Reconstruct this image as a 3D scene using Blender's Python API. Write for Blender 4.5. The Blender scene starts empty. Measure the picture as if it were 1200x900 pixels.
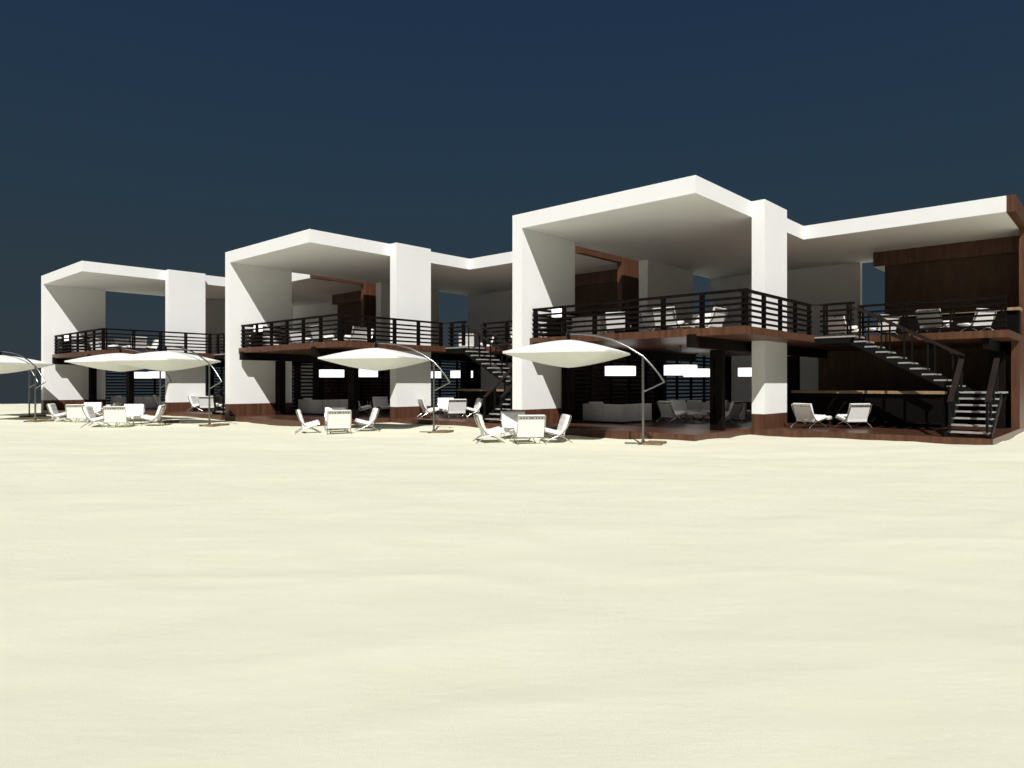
import bpy, math, random
from mathutils import Vector, noise
R = math.radians
scene = bpy.context.scene
COL = scene.collection

# ------------------------------------------------------------------ camera, sky, sun, exposure
EYE = 1.65                                   # eye height above the sand
cam_data = bpy.data.cameras.new('camera')
cam_data.sensor_width = 36.0
cam_data.lens = 24.16
cam_data.shift_y = -0.0005
cam_data.clip_start = 0.1
cam_data.clip_end = 3000
cam = bpy.data.objects.new('camera', cam_data)
COL.objects.link(cam)
cam.location = (0, 0, EYE)
cam.rotation_euler = (R(90), 0, 0)
scene.camera = cam

SUN_ELEV, SUN_AZ = 47.3, 178.3               # azimuth clockwise from +Y: the sun stands behind the viewer
sun_data = bpy.data.lights.new('sun', 'SUN')
sun_data.energy = 5.0
sun_data.angle = R(0.5)
sun_data.color = (1.0, 0.98, 0.945)
sun = bpy.data.objects.new('sun', sun_data)
COL.objects.link(sun)
sdir = Vector((math.sin(R(SUN_AZ)) * math.cos(R(SUN_ELEV)), math.cos(R(SUN_AZ)) * math.cos(R(SUN_ELEV)), math.sin(R(SUN_ELEV))))
sun.rotation_euler = sdir.to_track_quat('Z', 'Y').to_euler()
sun.location = sdir * 60

world = bpy.data.worlds.new('World')
scene.world = world
world.use_nodes = True
wt = world.node_tree
wt.nodes.clear()
w_out = wt.nodes.new('ShaderNodeOutputWorld')
w_add = wt.nodes.new('ShaderNodeAddShader')
bg_sky = wt.nodes.new('ShaderNodeBackground')
bg_deep = wt.nodes.new('ShaderNodeBackground')
sky = wt.nodes.new('ShaderNodeTexSky')
sky.sky_type = 'NISHITA'
sky.sun_disc = False
sky.sun_elevation = R(SUN_ELEV)
sky.sun_rotation = R(SUN_AZ)
sky.altitude = 0
sky_dim = wt.nodes.new('ShaderNodeMix'); sky_dim.data_type = 'RGBA'; sky_dim.blend_type = 'MULTIPLY'
sky_dim.inputs['Factor'].default_value = 1.0
sky_dim.inputs['B'].default_value = (0.012, 0.014, 0.018, 1)      # the deep, almost night-blue sky of the picture
wt.links.new(sky.outputs[0], sky_dim.inputs['A'])
wt.links.new(sky_dim.outputs['Result'], bg_sky.inputs['Color'])
bg_sky.inputs['Strength'].default_value = 0.05
geo = wt.nodes.new('ShaderNodeTexCoord')
sep = wt.nodes.new('ShaderNodeSeparateXYZ')
ramp = wt.nodes.new('ShaderNodeValToRGB')
wt.links.new(geo.outputs['Generated'], sep.inputs[0])
wt.links.new(sep.outputs['Z'], ramp.inputs[0])
cr = ramp.color_ramp
cr.elements[0].position = 0.0; cr.elements[0].color = (0.0275, 0.0370, 0.0455, 1)
cr.elements[1].position = 0.50; cr.elements[1].color = (0.0120, 0.0285, 0.0630, 1)
e = cr.elements.new(0.13); e.color = (0.0230, 0.0372, 0.0485, 1)
e = cr.elements.new(0.28); e.color = (0.0172, 0.0362, 0.0580, 1)
wt.links.new(ramp.outputs['Color'], bg_deep.inputs['Color'])
bg_deep.inputs['Strength'].default_value = 1.0
wt.links.new(bg_sky.outputs[0], w_add.inputs[0])
wt.links.new(bg_deep.outputs[0], w_add.inputs[1])
wt.links.new(w_add.outputs[0], w_out.inputs['Surface'])

scene.view_settings.view_transform = 'Standard'
scene.view_settings.look = 'None'
scene.view_settings.exposure = 0.05
scene.view_settings.gamma = 1.0
scene.view_settings.use_curve_mapping = False
scene.cycles.max_bounces = 6
scene.cycles.diffuse_bounces = 3
scene.cycles.glossy_bounces = 3
scene.cycles.use_denoising = True
scene.cycles.sample_clamp_indirect = 6.0
scene.render.film_transparent = False

# ------------------------------------------------------------------ materials
def new_mat(name):
    m = bpy.data.materials.new(name); m.use_nodes = True
    nt = m.node_tree
    return m, nt, nt.nodes['Principled BSDF']

def N(nt, kind, **kw):
    n = nt.nodes.new(kind)
    for k, v in kw.items():
        setattr(n, k, v)
    return n

def mix_rgb(nt, fac, a, b, blend='MIX'):
    n = N(nt, 'ShaderNodeMix', data_type='RGBA', blend_type=blend)
    for sock, val in (('Factor', fac), ('A', a), ('B', b)):
        if isinstance(val, bpy.types.NodeSocket): nt.links.new(val, n.inputs[sock])
        elif sock == 'Factor': n.inputs[sock].default_value = val
        else: n.inputs[sock].default_value = (*val, 1)
    return n.outputs['Result']

def coords(nt, scale=(1, 1, 1)):
    tc = N(nt, 'ShaderNodeTexCoord'); mp = N(nt, 'ShaderNodeMapping')
    mp.inputs['Scale'].default_value = scale
    nt.links.new(tc.outputs['Object'], mp.inputs[0])
    return mp.outputs[0]

def noise_fac(nt, vec, scale, detail=4, rough=0.55):
    n = N(nt, 'ShaderNodeTexNoise'); n.inputs['Scale'].default_value = scale
    n.inputs['Detail'].default_value = detail; n.inputs['Roughness'].default_value = rough
    nt.links.new(vec, n.inputs['Vector'])
    return n.outputs['Fac']

def ramp_fac(nt, fac, lo, hi):
    r = N(nt, 'ShaderNodeMapRange'); r.inputs['From Min'].default_value = lo; r.inputs['From Max'].default_value = hi
    nt.links.new(fac, r.inputs['Value'])
    return r.outputs['Result']

def bump(nt, bsdf, height, strength, dist=0.01):
    b = N(nt, 'ShaderNodeBump'); b.inputs['Strength'].default_value = strength; b.inputs['Distance'].default_value = dist
    nt.links.new(height, b.inputs['Height']); nt.links.new(b.outputs[0], bsdf.inputs['Normal'])

def mat_plaster():
    m, nt, b = new_mat('white_plaster')
    v = coords(nt)
    f = ramp_fac(nt, noise_fac(nt, v, 0.7, 5, 0.6), 0.3, 0.7)
    g = noise_fac(nt, v, 40, 3)
    nt.links.new(mix_rgb(nt, f, (0.825, 0.82, 0.80), (0.86, 0.855, 0.84)), b.inputs['Base Color'])
    b.inputs['Roughness'].default_value = 0.85
    b.inputs['Specular IOR Level'].default_value = 0.15
    bump(nt, b, g, 0.12, 0.004)
    return m

def mat_wood(name, dark, light, stretch=(9, 9, 0.5), rough=0.4, spec=0.4):
    m, nt, b = new_mat(name)
    v = coords(nt, stretch)
    f1 = ramp_fac(nt, noise_fac(nt, v, 1.0, 3, 0.5), 0.32, 0.68)
    v2 = coords(nt, tuple(s * 6 for s in stretch))
    f2 = ramp_fac(nt, noise_fac(nt, v2, 1.0, 4, 0.6), 0.3, 0.7)
    c1 = mix_rgb(nt, f1, dark, light)
    mid = tuple((a * 0.75) for a in dark)
    f3 = N(nt, 'ShaderNodeMath', operation='MULTIPLY'); nt.links.new(f2, f3.inputs[0]); f3.inputs[1].default_value = 0.45
    nt.links.new(mix_rgb(nt, f3.outputs[0], c1, mid), b.inputs['Base Color'])
    b.inputs['Roughness'].default_value = rough
    b.inputs['Specular IOR Level'].default_value = spec
    bump(nt, b, f2, 0.15, 0.003)
    return m

def mat_simple(name, col, rough=0.5, metal=0.0, spec=0.5, var=0.12, scale=6.0, bmp=0.0, bscale=60):
    m, nt, b = new_mat(name)
    v = coords(nt)
    f = ramp_fac(nt, noise_fac(nt, v, scale, 4), 0.3, 0.7)
    lo = tuple(c * (1 - var) for c in col); hi = tuple(min(1, c * (1 + var * 0.6)) for c in col)
    nt.links.new(mix_rgb(nt, f, lo, hi), b.inputs['Base Color'])
    b.inputs['Roughness'].default_value = rough; b.inputs['Metallic'].default_value = metal
    b.inputs['Specular IOR Level'].default_value = spec
    if bmp: bump(nt, b, noise_fac(nt, v, bscale, 3), bmp, 0.004)
    return m

def mat_canvas():
    m, nt, b = new_mat('umbrella_canvas')
    v = coords(nt)
    f = ramp_fac(nt, noise_fac(nt, v, 2.5, 4), 0.3, 0.7)
    nt.links.new(mix_rgb(nt, f, (0.80, 0.80, 0.775), (0.84, 0.84, 0.82)), b.inputs['Base Color'])
    b.inputs['Roughness'].default_value = 0.9; b.inputs['Specular IOR Level'].default_value = 0.1
    bump(nt, b, noise_fac(nt, coords(nt, (160, 160, 160)), 1.0, 2), 0.1, 0.002)
    tr = N(nt, 'ShaderNodeBsdfTranslucent'); tr.inputs['Color'].default_value = (0.80, 0.76, 0.60, 1)
    mx = N(nt, 'ShaderNodeMixShader'); mx.inputs[0].default_value = 0.10
    nt.links.new(b.outputs[0], mx.inputs[1]); nt.links.new(tr.outputs[0], mx.inputs[2])
    nt.links.new(mx.outputs[0], nt.nodes['Material Output'].inputs['Surface'])
    return m

def mat_lamp():
    m, nt, b = new_mat('lit_lamp_shade')
    b.inputs['Base Color'].default_value = (0.9, 0.9, 0.88, 1)
    b.inputs['Emission Color'].default_value = (1.0, 0.99, 0.97, 1)
    b.inputs['Emission Strength'].default_value = 1.3
    return m

def mat_sand():
    m, nt, b = new_mat('beach_sand')
    v = coords(nt)
    big = ramp_fac(nt, noise_fac(nt, coords(nt, (0.28, 0.75, 0.3)), 1.0, 4, 0.55), 0.3, 0.7)
    med = ramp_fac(nt, noise_fac(nt, coords(nt, (0.9, 2.2, 1)), 1.0, 5, 0.6), 0.3, 0.7)
    grain = noise_fac(nt, v, 220, 3, 0.7)
    c = mix_rgb(nt, big, (0.735, 0.722, 0.562), (0.750, 0.739, 0.582))
    c = mix_rgb(nt, med, c, (0.748, 0.740, 0.595))
    gm = ramp_fac(nt, noise_fac(nt, v, 90, 4, 0.75), 0.25, 0.75)
    gs = N(nt, 'ShaderNodeMath', operation='MULTIPLY'); nt.links.new(gm, gs.inputs[0]); gs.inputs[1].default_value = 0.22
    c = mix_rgb(nt, gs.outputs[0], c, (0.63, 0.612, 0.46))
    nt.links.new(c, b.inputs['Base Color'])
    b.inputs['Roughness'].default_value = 0.95; b.inputs['Specular IOR Level'].default_value = 0.08
    h = N(nt, 'ShaderNodeMath', operation='ADD')
    hm = N(nt, 'ShaderNodeMath', operation='MULTIPLY'); nt.links.new(med, hm.inputs[0]); hm.inputs[1].default_value = 1.6
    nt.links.new(hm.outputs[0], h.inputs[0]); nt.links.new(grain, h.inputs[1])
    bump(nt, b, h.outputs[0], 0.35, 0.02)
    return m

M = dict(
    plaster=mat_plaster(),
    wood=mat_wood('brown_veneer', (0.066, 0.0280, 0.0150), (0.150, 0.064, 0.035)),
    floor=mat_wood('terrace_boards', (0.058, 0.023, 0.0135), (0.095, 0.040, 0.024), (1.2, 9, 9), 0.32, 0.5),
    panel=mat_wood('dark_wall_panel', (0.074, 0.044, 0.029), (0.110, 0.066, 0.042), (3, 3, 0.8), 0.55, 0.12),
    ebony=mat_wood('ebony_timber', (0.0060, 0.0045, 0.0036), (0.0110, 0.0080, 0.0062), (6, 6, 0.6), 0.6, 0.06),
    rail=mat_wood('dark_rail_timber', (0.0055, 0.0036, 0.003), (0.011, 0.007, 0.0055), (2, 2, 2), 0.6, 0.06),
    handrail=mat_wood('handrail_timber', (0.018, 0.012, 0.0105), (0.028, 0.019, 0.017), (2, 2, 2), 0.6, 0.06),
    steel=mat_simple('dark_steel', (0.0065, 0.0068, 0.0068), 0.55, 0.0, 0.08),
    bracket=mat_simple('grey_bracket', (0.05, 0.05, 0.05), 0.4, 0.4, 0.4),
    tread=mat_simple('pale_stone_tread', (0.33, 0.315, 0.29), 0.5, 0, 0.4, 0.2, 8),
    counter=mat_wood('tan_countertop', (0.30, 0.20, 0.115), (0.42, 0.29, 0.17), (9, 9, 3), 0.4, 0.4),
    black=mat_simple('black_lacquer', (0.006, 0.005, 0.0045), 0.45, 0, 0.06),
    leather=mat_simple('white_leather', (0.80, 0.79, 0.765), 0.45, 0, 0.35, 0.04, 5, 0.15, 120),
    upholstery=mat_simple('sofa_upholstery', (0.66, 0.64, 0.62), 0.7, 0, 0.2, 0.06, 5, 0.2, 150),
    chrome=mat_simple('brushed_chrome', (0.62, 0.60, 0.56), 0.22, 1.0, 0.5, 0.08),
    pole=mat_simple('satin_pole_metal', (0.27, 0.27, 0.255), 0.27, 0.95, 0.5, 0.1),
    strap=mat_simple('strap_leather', (0.16, 0.15, 0.135), 0.6, 0, 0.3),
    slab=mat_simple('brown_base_slab', (0.22, 0.15, 0.085), 0.8, 0, 0.2, 0.3, 12, 0.3, 30),
    top=mat_simple('pale_cushion_top', (0.70, 0.68, 0.63), 0.6, 0, 0.3, 0.05),
    canvas=mat_canvas(), lamp=mat_lamp(), sand=mat_sand(),
)

# ------------------------------------------------------------------ mesh helper
class MB:
    """collects shapes, then links them as ONE mesh object"""
    def __init__(self): self.v = []; self.f = []; self.sm = []
    def add(self, vs, fs, smooth=False):
        o = len(self.v); self.v += [tuple(p) for p in vs]
        self.f += [tuple(i + o for i in f) for f in fs]; self.sm += [smooth] * len(fs)
        return self
    def box(self, x0, x1, y0, y1, z0, z1):
        vs = [(x, y, z) for z in (z0, z1) for y in (y0, y1) for x in (x0, x1)]
        return self.add(vs, [(0, 2, 3, 1), (4, 5, 7, 6), (0, 1, 5, 4), (2, 6, 7, 3), (0, 4, 6, 2), (1, 3, 7, 5)])
    def prism(self, pts, z0, z1):
        n = len(pts)
        vs = [(x, y, z0) for x, y in pts] + [(x, y, z1) for x, y in pts]
        fs = [tuple(range(n - 1, -1, -1)), tuple(range(n, 2 * n))] + [(i, (i + 1) % n, n + (i + 1) % n, n + i) for i in range(n)]
        return self.add(vs, fs)
    def bar(self, a, b, w, h, up=(0, 0, 1)):
        a, b = Vector(a), Vector(b); d = (b - a).normalized(); s = d.cross(Vector(up))
        s = s.normalized() if s.length > 1e-6 else Vector((1, 0, 0)); t = s.cross(d).normalized()
        vs = []
        for p in (a, b):
            for i, j in ((-1, -1), (1, -1), (1, 1), (-1, 1)):
                vs.append(p + s * (i * w / 2) + t * (j * h / 2))
        return self.add(vs, [(3, 2, 1, 0), (4, 5, 6, 7), (0, 1, 5, 4), (1, 2, 6, 5), (2, 3, 7, 6), (3, 0, 4, 7)])
    def tube(self, pts, r, seg=8, flat=None):
        pts = [Vector(p) for p in pts]; n = len(pts); vs = []
        for i, p in enumerate(pts):
            d = (pts[min(i + 1, n - 1)] - pts[max(i - 1, 0)]).normalized()
            s = d.cross(Vector((0, 0, 1)))
            s = s.normalized() if s.length > 1e-4 else Vector((1, 0, 0)); t = s.cross(d)
            for k in range(seg):
                a = 2 * math.pi * k / seg
                q = (flat or (1, 1))
                vs.append(p + s * (math.cos(a) * r * q[0]) + t * (math.sin(a) * r * q[1]))
        fs = []
        for i in range(n - 1):
            for k in range(seg):
                fs.append((i * seg + k, i * seg + (k + 1) % seg, (i + 1) * seg + (k + 1) % seg, (i + 1) * seg + k))
        self.add(vs, fs, True)
        return self.add(vs[:seg], [tuple(range(seg - 1, -1, -1))]).add(vs[-seg:], [tuple(range(seg))])
    def cyl(self, cx, cy, z0, z1, r0, r1=None, seg=24):
        r1 = r0 if r1 is None else r1
        vs = [(cx + r * math.cos(2 * math.pi * k / seg), cy + r * math.sin(2 * math.pi * k / seg), z) for r, z in ((r0, z0), (r1, z1)) for k in range(seg)]
        self.add(vs, [(k, (k + 1) % seg, seg + (k + 1) % seg, seg + k) for k in range(seg)], True)
        return self.add(vs, [tuple(range(seg - 1, -1, -1)), tuple(range(seg, 2 * seg))])
    def grid(self, fn, nu, nv, smooth=True, close_u=False):
        vs = [fn(i / nu, j / nv) for j in range(nv + 1) for i in range(nu + 1)]
        w = nu + 1
        return self.add(vs, [(j * w + i, j * w + i + 1, (j + 1) * w + i + 1, (j + 1) * w + i) for j in range(nv) for i in range(nu)], smooth)
    def build(self, name, mat, parent=None, kind=None, bevel=0.0):
        me = bpy.data.meshes.new(name); me.from_pydata(self.v, [], self.f)
        me.polygons.foreach_set('use_smooth', self.sm); me.materials.append(M[mat]); me.update()
        o = bpy.data.objects.new(name, me); COL.objects.link(o)
        if parent: o.parent = parent
        if kind: o['kind'] = kind
        if bevel:
            b = o.modifiers.new('bevel', 'BEVEL'); b.width = bevel; b.segments = 2; b.limit_method = 'ANGLE'
        return o

def tag(o, label, cat, group=None):
    o['label'] = label; o['category'] = cat
    if group: o['group'] = group
    return o
def empty(name, loc=(0, 0, 0), rz=0.0):
    o = bpy.data.objects.new(name, None); COL.objects.link(o); o.empty_display_size = 0.3
    o.location = loc; o.rotation_euler = (0, 0, rz)
    return o
KIDS = {}
def kids(o): return [c for c in o.children]
def copy_tree(o, parent=None):
    c = o.copy(); COL.objects.link(c); c.parent = parent
    for ch in kids(o): copy_tree(ch, c)
    return c

# ------------------------------------------------------------------ the row of three houses: frame (u along the front, v to the back, z from eye height)
TH = -R(42.25)
CU, SU = math.cos(TH), math.sin(TH)
ORIG = [(0.0164 + h * -13.1413, 24.5551 + h * 6.8941) for h in range(3)]
def H(h, u, v, z=0.0):
    ox, oy = ORIG[h]
    return Vector((ox + u * CU - v * SU, oy + u * SU + v * CU, z + EYE))
FLOOR, DECK = -1.48, 1.62

# ------------------------------------------------------------------ sand
def sand_h(x, y):
    p = Vector((x * 0.20, y * 0.34, 3.7))
    q = Vector((x * 0.62, y * 0.85, 1.3))
    z = (noise.noise(p) * 0.070 + noise.noise(q) * 0.050 + noise.noise(q * 2.6 + Vector((1, 9, 0))) * 0.014)
    z *= 0.9 * (0.42 + 0.58 * min(1, max(0, (y - 9) / 7)))
    soft = 0.75
    z -= 0.045 * min(1, max(0, (y - 14) / 5))
    w = Vector((x * 0.30 + 0.6 * noise.noise(Vector((x * 0.5, y * 0.5, 9))), y * 0.75, 7.7))
    z += soft * 0.012 * (1 - min(1, abs(noise.noise(w)) * 2.6)) ** 2
    w = Vector((x * 0.55, y * 1.25 + 0.4 * noise.noise(Vector((x * 0.4, y * 0.4, 2))), 2.2))
    z += soft * 0.007 * (1 - min(1, abs(noise.noise(w)) * 2.8)) ** 2
    d = math.hypot(x * 0.75, y)
    if y > 57:
        t = y - 57
        z -= min(t * t * 0.05, 2 + t * 0.5)
    z += 0.0
    if x > 14:                                    # the sand banks up against the right end of the row
        z += min(1, (x - 14) / 4) * 0.06
    return z
def make_sand():
    ys = []; y = -14.0
    while y < 1.5: ys.append(y); y += 0.5
    while y < 75: ys.append(y); y += max(0.07, 0.0085 * abs(y))
    while y < 240: ys.append(y); y += 12
    NX = 330
    mb = MB(); vs = []
    for y in ys:
        w = max(22, 16 + y * 0.98)
        if y > 75: w = max(w, 140)
        for i in range(NX + 1):
            s = (i / NX * 2 - 1)
            x = w * s
            vs.append((x, y, sand_h(x, y)))
    W = NX + 1
    mb.add(vs, [(j * W + i, j * W + i + 1, (j + 1) * W + i + 1, (j + 1) * W + i) for j in range(len(ys) - 1) for i in range(NX)], True)
    return mb.build('sand', 'sand', kind='structure')
make_sand()

# ------------------------------------------------------------------ house
ZC, ZR = 5.485, 6.0
def post_mb(x, y, z0, h, dx, dy):
    """double plate post: dx,dy = direction the railing runs"""
    m = MB()
    for s in (-1, 1):
        cx, cy = x + dx * s * 0.044, y + dy * s * 0.044
        m.box(cx - 0.025 - abs(dy) * 0.02, cx + 0.025 + abs(dy) * 0.02, cy - 0.025 - abs(dx) * 0.02, cy + 0.025 + abs(dx) * 0.02, z0, z0 + h)
    return m
def railing(parent, a, b, n, z0, name='balcony_railing', h=1.05, first=True, last=True, over=0.10):
    (ax, ay), (bx, by) = a, b
    d = Vector((bx - ax, by - ay, 0)); L = d.length; d.normalize()
    m = MB()
    A, B = Vector((ax, ay, 0)) - d * over, Vector((bx, by, 0)) + d * over
    nrm = Vector((d.y, -d.x, 0)) * 0.045
    for k in range(5):
        z = z0 + 0.13 + k * 0.168
        m.bar(A + nrm + Vector((0, 0, z)), B + nrm + Vector((0, 0, z)), 0.042, 0.066)
    z = z0 + h - 0.03
    m.bar(A + Vector((0, 0, z)), B + Vector((0, 0, z)), 0.11, 0.072)
    r = m.build(name, 'rail', parent)
    for i in range(n):
        if (i == 0 and not first) or (i == n - 1 and not last): continue
        t = i / (n - 1)
        x, y = ax + (bx - ax) * t, ay + (by - ay) * t
        p = post_mb(x, y, z0, h - 0.075, d.x, d.y).build('post', 'rail', r)
        MB().bar((x - d.x * 0.09, y - d.y * 0.09, z0 + h - 0.068), (x + d.x * 0.09, y + d.y * 0.09, z0 + h - 0.068), 0.06, 0.016).build('bracket', 'bracket', r)
    return r
def ladder_column(parent, u0, u1, v0, v1, z0, z1, along='u'):
    """two ebony posts joined by solid blocks, leaving two tall slots"""
    m = MB()
    g0 = u0 + (u1 - u0) * 0.30; g1 = u0 + (u1 - u0) * 0.44
    m.box(u0, g0, v0, v1, z0, z1); m.box(g1, u1, v0, v1, z0, z1)
    H_ = z1 - z0
    for a, b in ((0, 0.13), (0.44, 0.56), (0.90, 1.0)):
        m.box(g0, g1, v0 + 0.012, v1 - 0.012, z0 + H_ * a, z0 + H_ * b)
    return m.build('column', 'ebony', parent)

def make_house():
    h = empty('beach_house', H(0, 0, 0), TH)
    # -- white shell
    w = MB().box(0, 0.45, 0, 3.09, -0.93, ZC).build('side_wall', 'plaster', h)
    MB().box(-0.004, 0.454, -0.004, 3.094, -2.6, -0.93).build('plinth', 'wood', w)
    MB().box(0, 0.45, 8.43, 12.63, DECK, ZC).build('side_wall', 'plaster', h)
    MB().box(0, 7.25, 15.42, 15.72, DECK, ZC).build('back_wall', 'plaster', h)
    w = MB().box(1.15, 6.13, 15.42, 15.70, -0.93, 1.40).build('back_wall', 'plaster', h)
    MB().box(1.15, 6.13, 15.415, 15.705, -2.6, -0.93).build('plinth', 'wood', w)
    MB().prism([(0, 0), (7.115, 0), (7.115, 8.66), (13.43, 8.66), (13.43, 15.72), (0, 15.72)], ZC, ZR).build('roof', 'plaster', h)
    p = MB().box(7.118, 7.55, 3.89, 5.82, -1.0, ZR + 0.002).build('pier', 'plaster', h)
    MB().box(7.114, 7.554, 3.886, 5.824, -2.6, -1.0).build('plinth', 'wood', p)
    # -- brown end frame of the wing
    e_ = MB().box(13.43, 13.67, 8.66, 15.72, ZC - 0.02, ZR + 0.002).build('end_frame', 'wood', h)
    MB().box(13.43, 13.67, 11.85, 13.40, -2.6, ZC - 0.02).build('post', 'wood', e_)
    MB().box(13.434, 13.666, 9.75, 11.85, -2.0, 1.395).build('lower_panel', 'wood', e_)
    MB().box(13.44, 13.66, 13.40, 15.70, -2.6, ZC - 0.02).build('closing_panel', 'panel', e_)
    # -- panelled core at the back of the wing
    c_ = MB().box(8.75, 13.43, 13.42, 15.70, DECK, 4.885).build('wood_core', 'panel', h)
    MB().box(8.34, 13.43, 13.30, 15.70, 4.885, ZC).build('fascia_band', 'wood', c_)
    MB().box(6.13, 13.43, 13.30, 15.70, -2.0, 1.395).build('lower_core', 'panel', h)
    # -- terrace and upper deck
    MB().prism([(-0.002, -0.002), (7.12, -0.002), (7.12, 3.88), (13.68, 3.88), (13.68, 15.8), (-0.002, 15.8)], -2.5, FLOOR).build('terrace', 'floor', h)
    MB().prism([(-0.006, -0.008), (7.126, -0.008), (7.126, 3.874), (13.686, 3.874), (13.686, 3.90), (7.10, 3.90), (7.10, 0.02), (-0.006, 0.02)], -2.5, FLOOR + 0.004).build('terrace_edge', 'wood', h)
    MB().prism([(0.456, 0.41), (8.44, 0.41), (8.44, 5.87), (8.44, 7.10), (13.67, 7.10), (13.67, 11.84), (13.42, 11.84), (13.42, 15.41), (0.456, 15.41)], 1.397, DECK).build('balcony_deck', 'wood', h)
    # -- beams and columns
    for u in (0.64, 6.63):
        MB().box(u, u + 0.30, 0.36, 12.0, 1.07, 1.45).build('beam', 'ebony', h)
    MB().box(13.0, 13.16, 7.22, 13.2, 1.06, 1.396).build('beam', 'ebony', h)
    ladder_column(h, 0.5, 0.9, 2.2, 2.5, FLOOR, 1.06)
    ladder_column(h, 6.47, 6.87, 2.2, 2.45, FLOOR, 1.06)
    ladder_column(h, 6.42, 6.86, 8.7, 9.0, FLOOR, 1.06)
    ladder_column(h, 0.5, 0.9, 9.0, 9.3, FLOOR, 1.06)
    ladder_column(h, 12.88, 13.30, 9.3, 9.6, FLOOR, 1.06)
    MB().box(0.3, 1.15, 15.36, 15.60, FLOOR, 1.39).build('column', 'ebony', h)
    # -- louvred screens down the open side
    s = MB()
    zz = FLOOR + 0.10
    while zz < 1.36:
        s.box(0.18, 0.215, 3.10, 15.35, zz - 0.046, zz + 0.046); zz += 0.178
    v = 3.12
    ms = []
    while v < 15.4:
        ms.append(v); v += 1.40
    s = s.build('louvre_screen', 'ebony', h)
    for v in ms:
        MB().box(0.15, 0.25, v - 0.05, v + 0.05, FLOOR, 1.395).build('mullion', 'ebony', s)
    # -- balcony railings
    railing(h, (0.62, 0.55), (8.32, 0.55), 7, DECK)
    railing(h, (8.32, 0.66), (8.32, 5.72), 5, DECK)
    railing(h, (0.60, 0.68), (0.60, 3.0), 2, DECK, first=False)
    railing(h, (9.55, 7.22), (13.52, 7.22), 4, DECK)
    railing(h, (8.78, 5.95), (9.52, 5.95), 2, DECK, over=0.16)
    MB().bar((8.32, 5.80, DECK + 1.02), (8.72, 5.93, DECK + 1.02), 0.08, 0.05).build('handrail', 'handrail', h)
    # -- dog-leg staircase
    st = MB()
    zt, n, run, rise = 1.57, 9, 0.323, 0.181
    u_top = 9.68
    # stringers of the upper flight
    for v in (5.93, 6.97):
        a = (u_top - 0.1, v, zt - 0.15); b = (u_top + run * (n + 0.35), v, zt - rise * (n + 0.35) - 0.15)
        st.bar(a, b, 0.05, 0.24)
        st.box(8.45, u_top, v - 0.025, v + 0.025, zt - 0.24, zt - 0.05)
        st.box(12.55, 13.62, v - 0.02, v + 0.02, -0.50, -0.29)
    # stringers of the lower flight
    for u in (12.60, 13.62):
        st.bar((u, 5.95, -0.36), (u, 3.98, -1.50), 0.05, 0.22)
        st.box(u - 0.035, u + 0.035, 3.93, 4.03, FLOOR, FLOOR + 0.13)
    st = st.build('staircase', 'steel', h)
    MB().box(8.45, 9.70, 5.88, 7.09, zt - 0.05, zt).build('landing', 'tread', st)
    MB().box(12.56, 13.66, 5.88, 7.05, -0.29, -0.24).build('landing', 'tread', st)
    for k in range(n):
        u = u_top + k * run
        MB().box(u, u + 0.33, 5.90, 7.00, zt - rise * (k + 1) - 0.045, zt - rise * (k + 1)).build('tread', 'tread', st)
    for k in range(6):
        v = 5.86 - k * 0.30
        MB().box(12.60, 13.62, v - 0.31, v, -0.24 - 0.18 * (k + 1) - 0.045, -0.24 - 0.18 * (k + 1)).build('tread', 'tread', st)
    sl = rise / run
    for v in (5.95, 6.95):
        MB().bar((9.55, v, zt + 0.99), (12.56, v, zt + 0.99 - sl * 3.01), 0.12, 0.05).build('handrail', 'handrail', st)
        for k in (0, 2, 4, 6, 8):
            u = u_top + 0.16 + k * run; zb = zt - rise * (k + 1)
            ht = zt + 0.96 - sl * (u - 9.55)
            MB().box(u - 0.024, u + 0.024, v - 0.02, v + 0.02, zb, ht).build('baluster', 'steel', st)
            MB().box(u - 0.07, u + 0.07, v - 0.04, v + 0.04, ht - 0.02, ht + 0.02).build('bracket', 'bracket', st)
    for u in (12.68, 13.54):
        MB().bar((u, 5.75, -0.24 + 0.95), (u, 4.02, -1.32 + 0.80), 0.13, 0.05).build('handrail', 'handrail', st)
        for k in (0, 2, 4, 6):
            v = 5.70 - k * 0.28; zb = -0.24 - 0.18 * k if k < 6 else -1.32
            ht = 0.70 - (5.75 - v) * 0.71
            MB().box(u - 0.03, u + 0.03, v - 0.03, v + 0.03, zb, ht).build('baluster', 'steel', st)
    return h

house = make_house()
houses = [house]
for k in (1, 2):
    c = copy_tree(house); c.location = H(k, 0, 0); houses.append(c)
HL = ['white two-storey beach house at the right end of the row, largest in view',
      'white two-storey beach house in the middle of the row of three',
      'white two-storey beach house at the left end of the row, farthest away']
for hh, l in zip(houses, HL): tag(hh, l, 'house', 'white beach houses in a row')
HN = ['right', 'middle', 'left']

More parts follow.
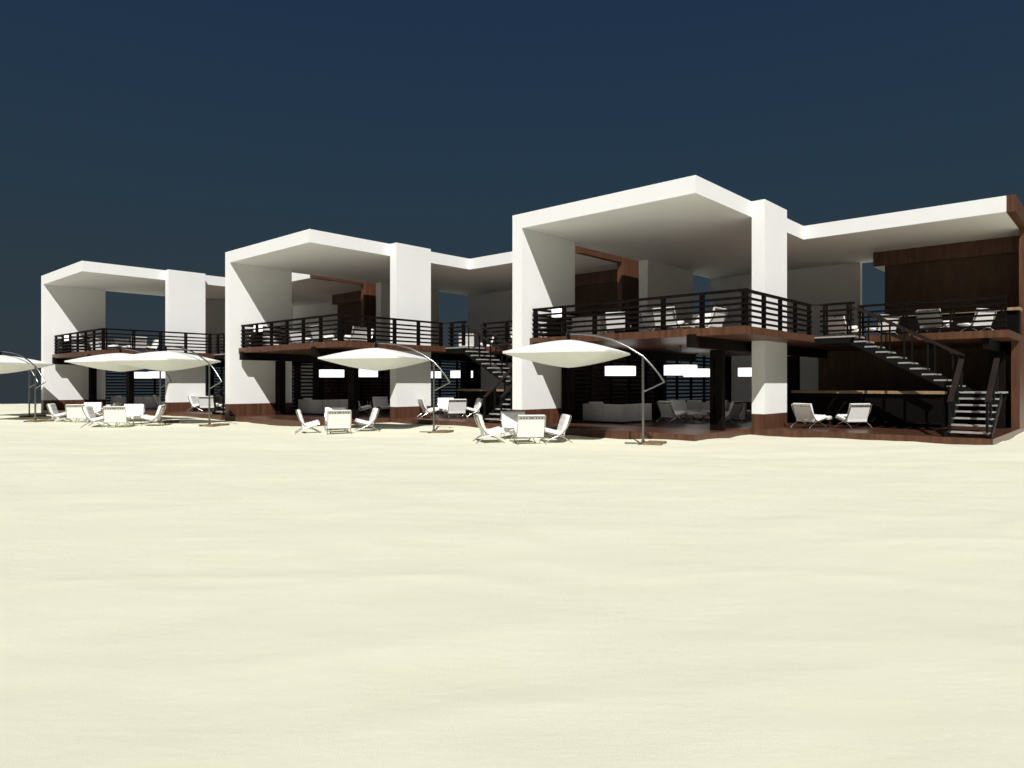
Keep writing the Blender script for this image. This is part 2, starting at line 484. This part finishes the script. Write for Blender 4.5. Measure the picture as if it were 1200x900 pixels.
# ------------------------------------------------------------------ furniture prototypes
def cushion(mb, c, ux, uy, n, w, l, t, nx=5, ny=5, sub=4, tuft=0.013):
    """padded slab: c centre of the bottom face, ux/uy along its width/length, n its upper normal"""
    c, ux, uy, n = Vector(c), Vector(ux).normalized(), Vector(uy).normalized(), Vector(n).normalized()
    NU, NV = nx * sub, ny * sub
    def top(a, b):
        e = min(a, 1 - a, b, 1 - b)
        edge = -0.03 * max(0, 1 - e / 0.05) ** 2
        tx, ty = abs(math.sin(math.pi * a * nx)), abs(math.sin(math.pi * b * ny))
        bul = tuft * ((tx * ty) ** 0.5 - 0.6)
        return c + ux * ((a - 0.5) * w) + uy * ((b - 0.5) * l) + n * (t + bul + edge)
    mb.grid(top, NU, NV)
    ring = [(i / NU, 0) for i in range(NU)] + [(1, j / NV) for j in range(NV)] + [(1 - i / NU, 1) for i in range(NU)] + [(0, 1 - j / NV) for j in range(NV)]
    vs = [top(a, b) for a, b in ring]
    low = [c + ux * ((a - 0.5) * w) + uy * ((b - 0.5) * l) for a, b in ring]
    m = len(ring)
    mb.add(vs + low, [(i, m + i, m + (i + 1) % m, (i + 1) % m) for i in range(m)], False)
    mb.add(low, [tuple(range(m))][::-1] if False else [tuple(range(m - 1, -1, -1))])

def make_chair():
    r = empty('lounge_chair')
    f = Vector((0, 0, 0))
    seat = MB()
    d = Vector((0, 0.56, 0.15)); n = Vector((0, -0.15, 0.56))
    cushion(seat, (0, 0.10, 0.285), (1, 0, 0), d, n, 0.74, 0.58, 0.10)
    seat.build('seat', 'leather', r)
    bk = MB()
    d = Vector((0, -0.165, 0.52)); n = Vector((0, 0.52, 0.165))
    cushion(bk, (0, -0.265, 0.515), (1, 0, 0), d, n, 0.74, 0.62, 0.10, 5, 4)
    b = bk.build('backrest', 'leather', r)
    dn, nn = d.normalized(), n.normalized()
    top = Vector((0, -0.265, 0.515)) + dn * 0.25
    edges = [-0.37, -0.305, -0.275, -0.225, -0.195, -0.145, -0.115, -0.06, -0.03, -0.015, 0.015, 0.03, 0.06, 0.115, 0.145, 0.195, 0.225, 0.275, 0.305, 0.37]
    st = MB()
    rows = [(0.05, 0.006), (0.035, -0.005), (-0.035, -0.005)]
    vs = [top + dn * a + nn * o + Vector((x, 0, 0)) for a, o in rows for x in edges]
    E_ = len(edges)
    fs = [(c + 1, c, E_ + c, E_ + c + 1) for c in range(E_ - 1)]
    fs += [(E_ + c + 1, E_ + c, 2 * E_ + c, 2 * E_ + c + 1) for c in range(1, E_ - 1, 2)]
    st.add(vs, fs)
    st.build('straps', 'strap', b)
    for s in (-1, 1):
        m = MB(); x = s * 0.385
        def arc(p0, p1, p2, k=9):
            out = []
            for i in range(k + 1):
                t = i / k
                q = [(1 - t) ** 2 * a + 2 * t * (1 - t) * b_ + t * t * c for a, b_, c in zip(p0, p1, p2)]
                out.append((x, q[0], q[1]))
            return out
        m.tube(arc((-0.385, 0.80), (-0.27, 0.30), (0.06, 0.19)) + arc((0.06, 0.20), (0.25, 0.13), (0.40, 0.012))[1:], 0.016, 6, (0.55, 1.15))
        m.tube(arc((0.40, 0.35), (0.16, 0.27), (-0.06, 0.22)) + arc((-0.06, 0.22), (-0.26, 0.16), (-0.42, 0.012))[1:], 0.016, 6, (0.55, 1.15))
        m.build('leg_frame', 'chrome', r)
    for y, z in ((-0.17, 0.215), (0.36, 0.335), (-0.372, 0.775)):
        MB().box(-0.385, 0.385, y - 0.012, y + 0.012, z - 0.012, z + 0.012).build('crossbar', 'chrome', r)
    return r
def make_ottoman():
    r = empty('ottoman_table')
    m = MB(); cushion(m, (0, 0, 0.27), (1, 0, 0), (0, 1, 0), (0, 0, 1), 0.62, 0.58, 0.10, 4, 4, 4, 0.012)
    m.build('cushion', 'top', r)
    for s in (-1, 1):
        m = MB(); x = s * 0.29
        for t in (-1, 1):
            pts = [(x, t * (-0.30 + 0.60 * i / 8), 0.265 - 0.255 * (i / 8) ** 1.7) for i in range(9)]
            m.tube(pts, 0.014, 6)
        l = m.build('leg_frame', 'chrome', r)
        fm = MB()
        for t in (-1, 1): fm.cyl(x, t * 0.30, 0, 0.03, 0.022, seg=10)
        fm.build('foot_caps', 'black', l)
    return r
def make_umbrella():
    r = empty('cantilever_umbrella')       # origin: foot of the pole, canopy hangs towards -x
    cx, cy, zr, a = -2.21, 0.0, 2.61, 1.56
    rot = 0.0
    def shape(sx, sy):                     # square with rounded corners
        k = 0.10
        ax, ay = abs(sx), abs(sy)
        q = max(ax, ay)
        if q > 0:
            o = min(ax, ay) / q
            s_ = 1 - 0.055 * o ** 8 - 0.012 * (1 - o) 
        else: s_ = 1
        x, y = sx * a * s_, sy * a * s_
        return cx + x * math.cos(rot) - y * math.sin(rot), cy + x * math.sin(rot) + y * math.cos(rot)
    def layer(sign, h, pw):
        def fn(i, j):
            sx, sy = i * 2 - 1, j * 2 - 1
            x, y = shape(sx, sy); q = max(abs(sx), abs(sy))
            # rounded pillow: blend of square and round cross-sections towards the apex
            e = (abs(sx) ** 16 + abs(sy) ** 16) ** (1 / 16)
            e = min(1, e)
            return (x, y, zr + sign * (0.028 + h * (1 - e ** pw) * (1 if q < 1 else 0)))
        return fn
    m = MB()
    n_ = 28
    m.grid(layer(1, 0.37, 1.5), n_, n_); 
    top_n = len(m.v)
    g = MB().grid(layer(-1, 0.395, 1.42), n_, n_)
    m.add(g.v, [f[::-1] for f in g.f], True)
    ring = [i for i in range(n_ + 1)] + [j * (n_ + 1) + n_ for j in range(1, n_ + 1)] + [n_ * (n_ + 1) + n_ - i for i in range(1, n_ + 1)] + [(n_ - j) * (n_ + 1) for j in range(1, n_)]
    L = len(ring)
    m.f += [(ring[k], top_n + ring[k], top_n + ring[(k + 1) % L], ring[(k + 1) % L]) for k in range(L)]; m.sm += [False] * L
    diag = set()
    for b_ in (0, top_n):
        for i in range(n_ + 1): diag.add(b_ + i * (n_ + 2)); diag.add(b_ + i * n_ + n_)
    nf, ns = [], []
    for f, sm_ in zip(m.f, m.sm):
        d_ = [k for k in range(len(f)) if f[k] in diag]
        if len(f) == 4 and sm_ and len(d_) == 2 and d_[1] - d_[0] == 2:
            a_ = d_[0]; q = [f[(a_ + t) % 4] for t in range(4)]
            nf += [(q[0], q[1], q[2]), (q[0], q[2], q[3])]; ns += [True, True]
        else: nf.append(f); ns.append(sm_)
    m.f, m.sm = nf, ns
    c = m.build('canopy', 'canvas', r)
    for e_ in c.data.edges:
        if e_.vertices[0] in diag and e_.vertices[1] in diag: e_.use_edge_sharp = True
    MB().tube([(0, 0, 0.03), (0, 0, 2.50)], 0.036, 12).build('pole', 'pole', r)
    P0, P1, P2, P3 = Vector((cx - 0.10, cy, 3.145)), Vector((cx + 0.95, cy, 3.19)), Vector((0.02, 0, 2.45)), Vector((0.60, 0, 1.76))
    # arc through: hub end, over the pole top, to the elbow
    pts = []
    K = [(-2.12, 3.185), (-1.71, 3.175), (-1.26, 3.11), (-0.81, 2.97), (-0.41, 2.765), (0.0, 2.49), (0.22, 2.26), (0.42, 2.02), (0.60, 1.755)]
    m = MB(); m.tube([(x * (1.0 if x > 0 else 2.21 / 2.06), 0, z) for x, z in K], 0.030, 10)
    m.build('arm', 'pole', r)
    MB().tube([(0.60, 0, 1.77), (0.02, 0, 1.49)], 0.024, 8).build('brace', 'pole', r)
    m = MB(); m.cyl(cx, cy, 2.92, 3.20, 0.055, seg=12); m.cyl(cx, cy, 2.95, 3.02, 0.12, 0.06, seg=14)
    m.build('hub', 'black', r)
    m = MB(); m.box(-0.52, 0.52, -0.03, 0.03, 0.0, 0.05); m.box(-0.03, 0.03, -0.52, 0.52, 0.002, 0.052); m.cyl(0, 0, 0.05, 0.11, 0.065, seg=12)
    b = m.build('base', 'pole', r)
    m = MB(); m.box(0.08, 0.58, -0.46, -0.08, -0.02, 0.085); m.box(0.08, 0.58, 0.08, 0.46, -0.02, 0.085)
    m.build('weight_slabs', 'slab', b)
    return r
def make_sofa(segs_a, segs_b, SW=0.92, BH=0.70):
    """L sofa: arm A along x with its back on -y, arm B along y with its back on +x; corner at (0,0) of the outer backs"""
    r = empty('sofa')
    la, lb = segs_a * SW, segs_b * SW
    m = MB()
    for i in range(segs_a): m.box(-la + i * SW + 0.006, -la + (i + 1) * SW - 0.006, 0.0, 0.20, 0.05, BH)
    for i in range(segs_b): m.box(-0.20, 0.0, 0.21 + i * SW, 0.21 + (i + 1) * SW - 0.012, 0.05, BH)
    m.build('backrest', 'upholstery', r, bevel=0.015)
    m = MB(); m.box(-la, -0.01, 0.21, 0.85, 0.05, 0.24)
    if segs_b: m.box(-0.85, -0.21, 0.86, 0.21 + lb, 0.05, 0.24)
    m.build('base', 'upholstery', r, bevel=0.01)
    for i in range(segs_a):
        m = MB(); cushion(m, (-la + (i + 0.5) * SW, 0.53, 0.245), (1, 0, 0), (0, 1, 0), (0, 0, 1), SW - 0.02, 0.62, 0.17, 1, 1, 8, 0.01)
        m.build('seat_cushion', 'leather', r)
    for i in range(segs_a - 1):
        m = MB(); d = Vector((0, -0.12, 0.5)); cushion(m, (-la + (i + 0.5) * SW, 0.245, BH - 0.15), (1, 0, 0), d, (0, 0.5, 0.12), 0.62, 0.42, 0.13, 1, 1, 8, 0.02)
        m.build('back_cushion', 'leather', r)
    m = MB()
    for x in (-la + 0.06, -0.08): m.box(x - 0.03, x + 0.03, 0.04, 0.10, 0, 0.05)
    for y in (0.8,): m.box(-0.1, -0.04, y - 0.03, y + 0.03, 0, 0.05); m.box(-la + 0.04, -la + 0.1, y - 0.03, y + 0.03, 0, 0.05)
    m.build('feet', 'black', r)
    return r
def make_pendant():
    r = empty('pendant_lamp')               # origin at the ceiling
    drop, hgt, rad = 1.09, 0.37, 0.60
    m = MB(); m.cyl(0, 0, -drop, -drop + hgt, rad, seg=40); m.build('drum_shade', 'lamp', r)
    MB().cyl(0, 0, -drop + hgt, -0.03, 0.012, seg=8).build('cord', 'black', r)
    MB().cyl(0, 0, -0.03, 0, 0.07, seg=16).build('ceiling_rose', 'black', r)
    return r
def make_table_lamp():
    r = empty('table_lamp')
    MB().cyl(0, 0, 0, 0.02, 0.09, seg=16).build('base', 'chrome', r)
    MB().cyl(0, 0, 0.02, 0.06, 0.02, seg=10).build('stem', 'chrome', r)
    MB().cyl(0, 0, 0.05, 0.35, 0.19, seg=28).build('lamp_shade', 'lamp', r)
    return r
def make_cabinet():
    r = empty('side_cabinet')
    MB().box(-0.19, 0.19, -0.19, 0.19, 0.05, 0.66).build('body', 'ebony', r, bevel=0.006)
    MB().box(-0.20, 0.20, -0.20, 0.20, 0.662, 0.69).build('top', 'black', r)
    m = MB()
    for x in (-0.15, 0.15):
        for y in (-0.15, 0.15): m.box(x - 0.02, x + 0.02, y - 0.02, y + 0.02, 0, 0.05)
    m.build('feet', 'black', r)
    MB().box(-0.17, 0.17, -0.197, -0.1905, 0.09, 0.62).build('door', 'ebony', r)
    return r
def make_bar(length, height):
    """straight bar: front on -y, runs along x from 0"""
    r = empty('bar_counter')
    MB().box(0.05, length - 0.05, 0.10, 0.55, 0, height - 0.10).build('front_panel', 'black', r)
    MB().box(0, length, 0, 0.65, height - 0.10, height).build('countertop', 'counter', r, bevel=0.006)
    MB().box(0.05, length - 0.05, 0.02, 0.06, 0.14, 0.18).build('foot_rail', 'steel', r)
    return r
def make_stool():
    r = empty('bar_stool')
    MB().cyl(0, 0, 0.60, 0.66, 0.18, 0.17, 20).build('seat', 'black', r)
    for k in range(4):
        a = math.pi / 4 + k * math.pi / 2
        MB().tube([(0.13 * math.cos(a), 0.13 * math.sin(a), 0.60), (0.19 * math.cos(a), 0.19 * math.sin(a), 0)], 0.014, 6).build('leg', 'chrome', r)
    m = MB(); m.tube([(0.165 * math.cos(2 * math.pi * i / 16), 0.165 * math.sin(2 * math.pi * i / 16), 0.22) for i in range(17)], 0.010, 6)
    m.build('foot_ring', 'chrome', r)
    return r

used = {}
def place(kind, maker, loc, rz, label, cat, group, *args):
    key = (kind,) + args
    if key not in used:
        used[key] = maker(*args); o = used[key]
    else:
        o = copy_tree(used[key])
    o.location = loc; o.rotation_euler = (0, 0, rz)
    tag(o, label, cat, group)
    return o

# ------------------------------------------------------------------ seating groups
ROLE = {'away': (0.0, 'with back to the viewer'), 'toward': (180.0, 'facing the viewer'),
        'right': (-90.0, 'facing right'), 'left': (90.0, 'facing left')}
HROLE = {'v': (0.0, 'turned away to the right'), '-u': (90.0, 'turned away to the left'),
         'u': (-90.0, 'facing forward right'), '-v': (180.0, 'facing forward left'),
         'pl': (0.0, 'turned away to the right'), 'pr': (90.0, 'turned away to the left')}
TURN = {'pl': R(-23), 'pr': R(-33)}
def seat_group(cx, cy, z, rot, roles, where, group, d=1.0, table=True, on_sand=False, jit=0):
    rnd = random.Random(int(cx * 100 + cy * 10))
    for role in roles:
        ang, txt = (ROLE.get(role) or HROLE[role])
        a = R(ang) + rot + R(rnd.uniform(-3, 3))
        x, y = cx + math.sin(a) * d, cy - math.cos(a) * d
        zz = sand_h(x, y) if on_sand else z
        place('chair', make_chair, (x, y, zz - (0.012 if on_sand else 0)), a + TURN.get(role, 0), f'white lounge chair {txt} {where}', 'chair', group)
    if table:
        zz = sand_h(cx, cy) if on_sand else z
        place('ottoman', make_ottoman, (cx, cy, zz), rot + R(8), f'low white ottoman among chairs {where}', 'ottoman', 'white ottomans among the chairs')
GS = 'lounge chairs on the sand'
seat_group(0.30, 19.95, 0, R(10), ['away', 'left', 'right', 'toward'], 'under the right-hand umbrella', GS, 0.98, True, True)
seat_group(-6.1, 24.05, 0, R(15), ['away', 'left', 'right', 'toward'], 'on sand before the middle house', GS, 1.0, True, True)
seat_group(-15.2, 27.0, 0, R(16), ['away', 'left', 'right', 'toward'], 'in the front set before the left house', GS, 1.0, True, True)
seat_group(-19.5, 31.35, 0, R(15), ['away', 'left', 'right', 'toward'], 'in the rear set before the left house', GS, 1.0, True, True)
seat_group(-25.55, 31.7, 0, R(15), ['left', 'away', 'toward'], 'on sand at the far left edge', GS, 1.0, False, True)
GT = 'lounge chairs on the terraces'
p = H(0, 8.5, 6.35, FLOOR); seat_group(p.x, p.y, p.z, TH, ['pl', 'pr'], 'on the right house\'s terrace', GT, 1.05)
seat_group(-2.68, 30.15, FLOOR + EYE, R(17), ['away', 'left', 'right', 'toward'], 'on the middle house\'s terrace', GT, 1.0)
seat_group(-15.85, 36.9, FLOOR + EYE, R(0), ['away', 'right', 'left'], 'on the left house\'s terrace', GT, 1.0)
GI, GB = 'lounge chairs inside the ground floors', 'lounge chairs on the balconies'
for k in range(3):
    for (u, v, az, txt) in ((3.59, 4.94, 65, 'turned to the right'), (3.33, 6.34, 150, 'facing the viewer'), (5.27, 6.21, 315, 'turned away to the left'), (4.13, 7.33, 240, 'facing left, rearmost')):
        place('chair', make_chair, H(k, u, v, FLOOR), -R(az), f'white lounge chair {txt} inside the {HN[k]} house\'s ground floor', 'chair', GI)
    place('ottoman', make_ottoman, H(k, 4.0, 6.13, FLOOR), R(12), f'low white ottoman among chairs inside the {HN[k]} house\'s ground floor', 'ottoman', 'white ottomans among the chairs')
    p = H(k, 5.2, 2.8, DECK); seat_group(p.x, p.y, p.z, TH, ['v', '-u', 'u', '-v'], f'on the {HN[k]} house\'s front balcony', GB, 1.05)
    p = H(k, 3.20, 1.95, DECK); place('chair', make_chair, p, -R(22), f'white lounge chair beside the corner sofa on the {HN[k]} house\'s balcony', 'chair', GB)
    if k == 0:
        p = H(k, 8.70, 9.1, DECK); seat_group(p.x, p.y, p.z, TH, ['pl', 'pr'], f'in left pair on {HN[k]} house\'s wing balcony', GB, 1.05)
        p = H(k, 11.55, 8.95, DECK); seat_group(p.x, p.y, p.z, TH, ['pl', 'pr'], f'in right pair on {HN[k]} house\'s wing balcony', GB, 1.05)
    elif k == 1:
        seat_group(-2.3, 35.2, DECK + EYE, R(2), ['away', 'left'], f'on the {HN[k]} house\'s wing balcony', GB, 1.05)
        p = H(k, 11.0, 9.2, DECK); seat_group(p.x, p.y, p.z, TH, ['v', '-u', 'u'], f'behind {HN[k]} house\'s upper stair rail', GB, 1.05)
    else:
        p = H(k, 8.5, 7.9, DECK); seat_group(p.x, p.y, p.z, TH, ['v', 'u'], f'on the {HN[k]} house\'s wing balcony', GB, 1.05)

# ------------------------------------------------------------------ umbrellas on the sand
UM = [(3.70, 19.40, -23, 'white cantilever umbrella nearest the viewer, before the right house'),
      (-2.74, 24.10, -15, 'white cantilever umbrella before the middle house'),
      (-12.02, 27.30, -18.4, 'white cantilever umbrella in front of the left house, nearer of two overlapping'),
      (-15.10, 29.50, -18.4, 'white cantilever umbrella in front of the left house, partly hidden behind another'),
      (-21.40, 30.85, -18.4, 'white cantilever umbrella at the left edge, front pole of the pair'),
      (-24.55, 34.95, -18.4, 'white cantilever umbrella at the left edge, rear pole of the pair')]
for x, y, a, l in UM:
    place('umbrella', make_umbrella, (x, y, sand_h(x, y) - 0.01), R(a), l, 'umbrella', 'white cantilever umbrellas on the sand')

# ------------------------------------------------------------------ built-in bars, sofas, lamps and small furniture of each house
for k in range(3):
    n = HN[k]
    place('bar', make_bar, H(k, 6.9, 8.0, FLOOR), TH, f'tan-topped black bar counter on the {n} house\'s ground floor', 'bar counter', 'bar counters downstairs', 4.92, 1.225)
    place('bar', make_bar, H(k, 9.2, 10.3, DECK), TH, f'tan-topped black bar counter on the {n} house\'s upper floor', 'bar counter', 'bar counters upstairs', 4.42, 0.95)
    place('sofa', make_sofa, H(k, 2.50, 3.30, FLOOR), TH, f'pale corner sofa seen from behind inside the {n} house\'s ground floor', 'sofa', 'corner sofas downstairs', 2, 2)
    place('sofa', make_sofa, H(k, 1.98, 2.62, DECK), TH, f'pale corner sofa behind the railing on the {n} house\'s balcony', 'sofa', 'corner sofas upstairs', 2, 1, 0.73, 0.86)
    place('sofa', make_sofa, H(k, 5.1, 8.0, FLOOR), TH, f'long pale sofa behind the lounge chairs inside the {n} house', 'sofa', 'long sofas downstairs', 3, 0)
    place('cabinet', make_cabinet, H(k, 1.17, 0.92, DECK), TH, f'small black side cabinet at the left end of the {n} house\'s balcony', 'cabinet', 'side cabinets on the balconies')
    place('tlamp', make_table_lamp, H(k, 1.30, 0.92, DECK + 0.69), TH, f'lit white lamp on the black cabinet of the {n} house\'s balcony', 'lamp', 'table lamps on the balconies')
    for (u, v, t) in ((1.5, 4.65, 'front left'), (4.03, 4.8, 'front right'), (1.45, 11.1, 'back left'), (4.15, 10.95, 'back right')):
        place('pendant', make_pendant, H(k, u, v, 1.397), TH, f'glowing white drum lamp hanging {t} inside the {n} house\'s ground floor', 'pendant lamp', 'white drum pendant lamps')
    place('stool', make_stool, H(k, 2.62, 6.15, FLOOR), TH, f'black round bar stool beside the corner sofa inside the {n} house', 'stool', 'bar stools')
    place('cabinet', make_cabinet, H(k, 2.12, 6.1, FLOOR), TH + R(90), f'small black cabinet beside the bar stool inside the {n} house', 'cabinet', 'cabinets downstairs')
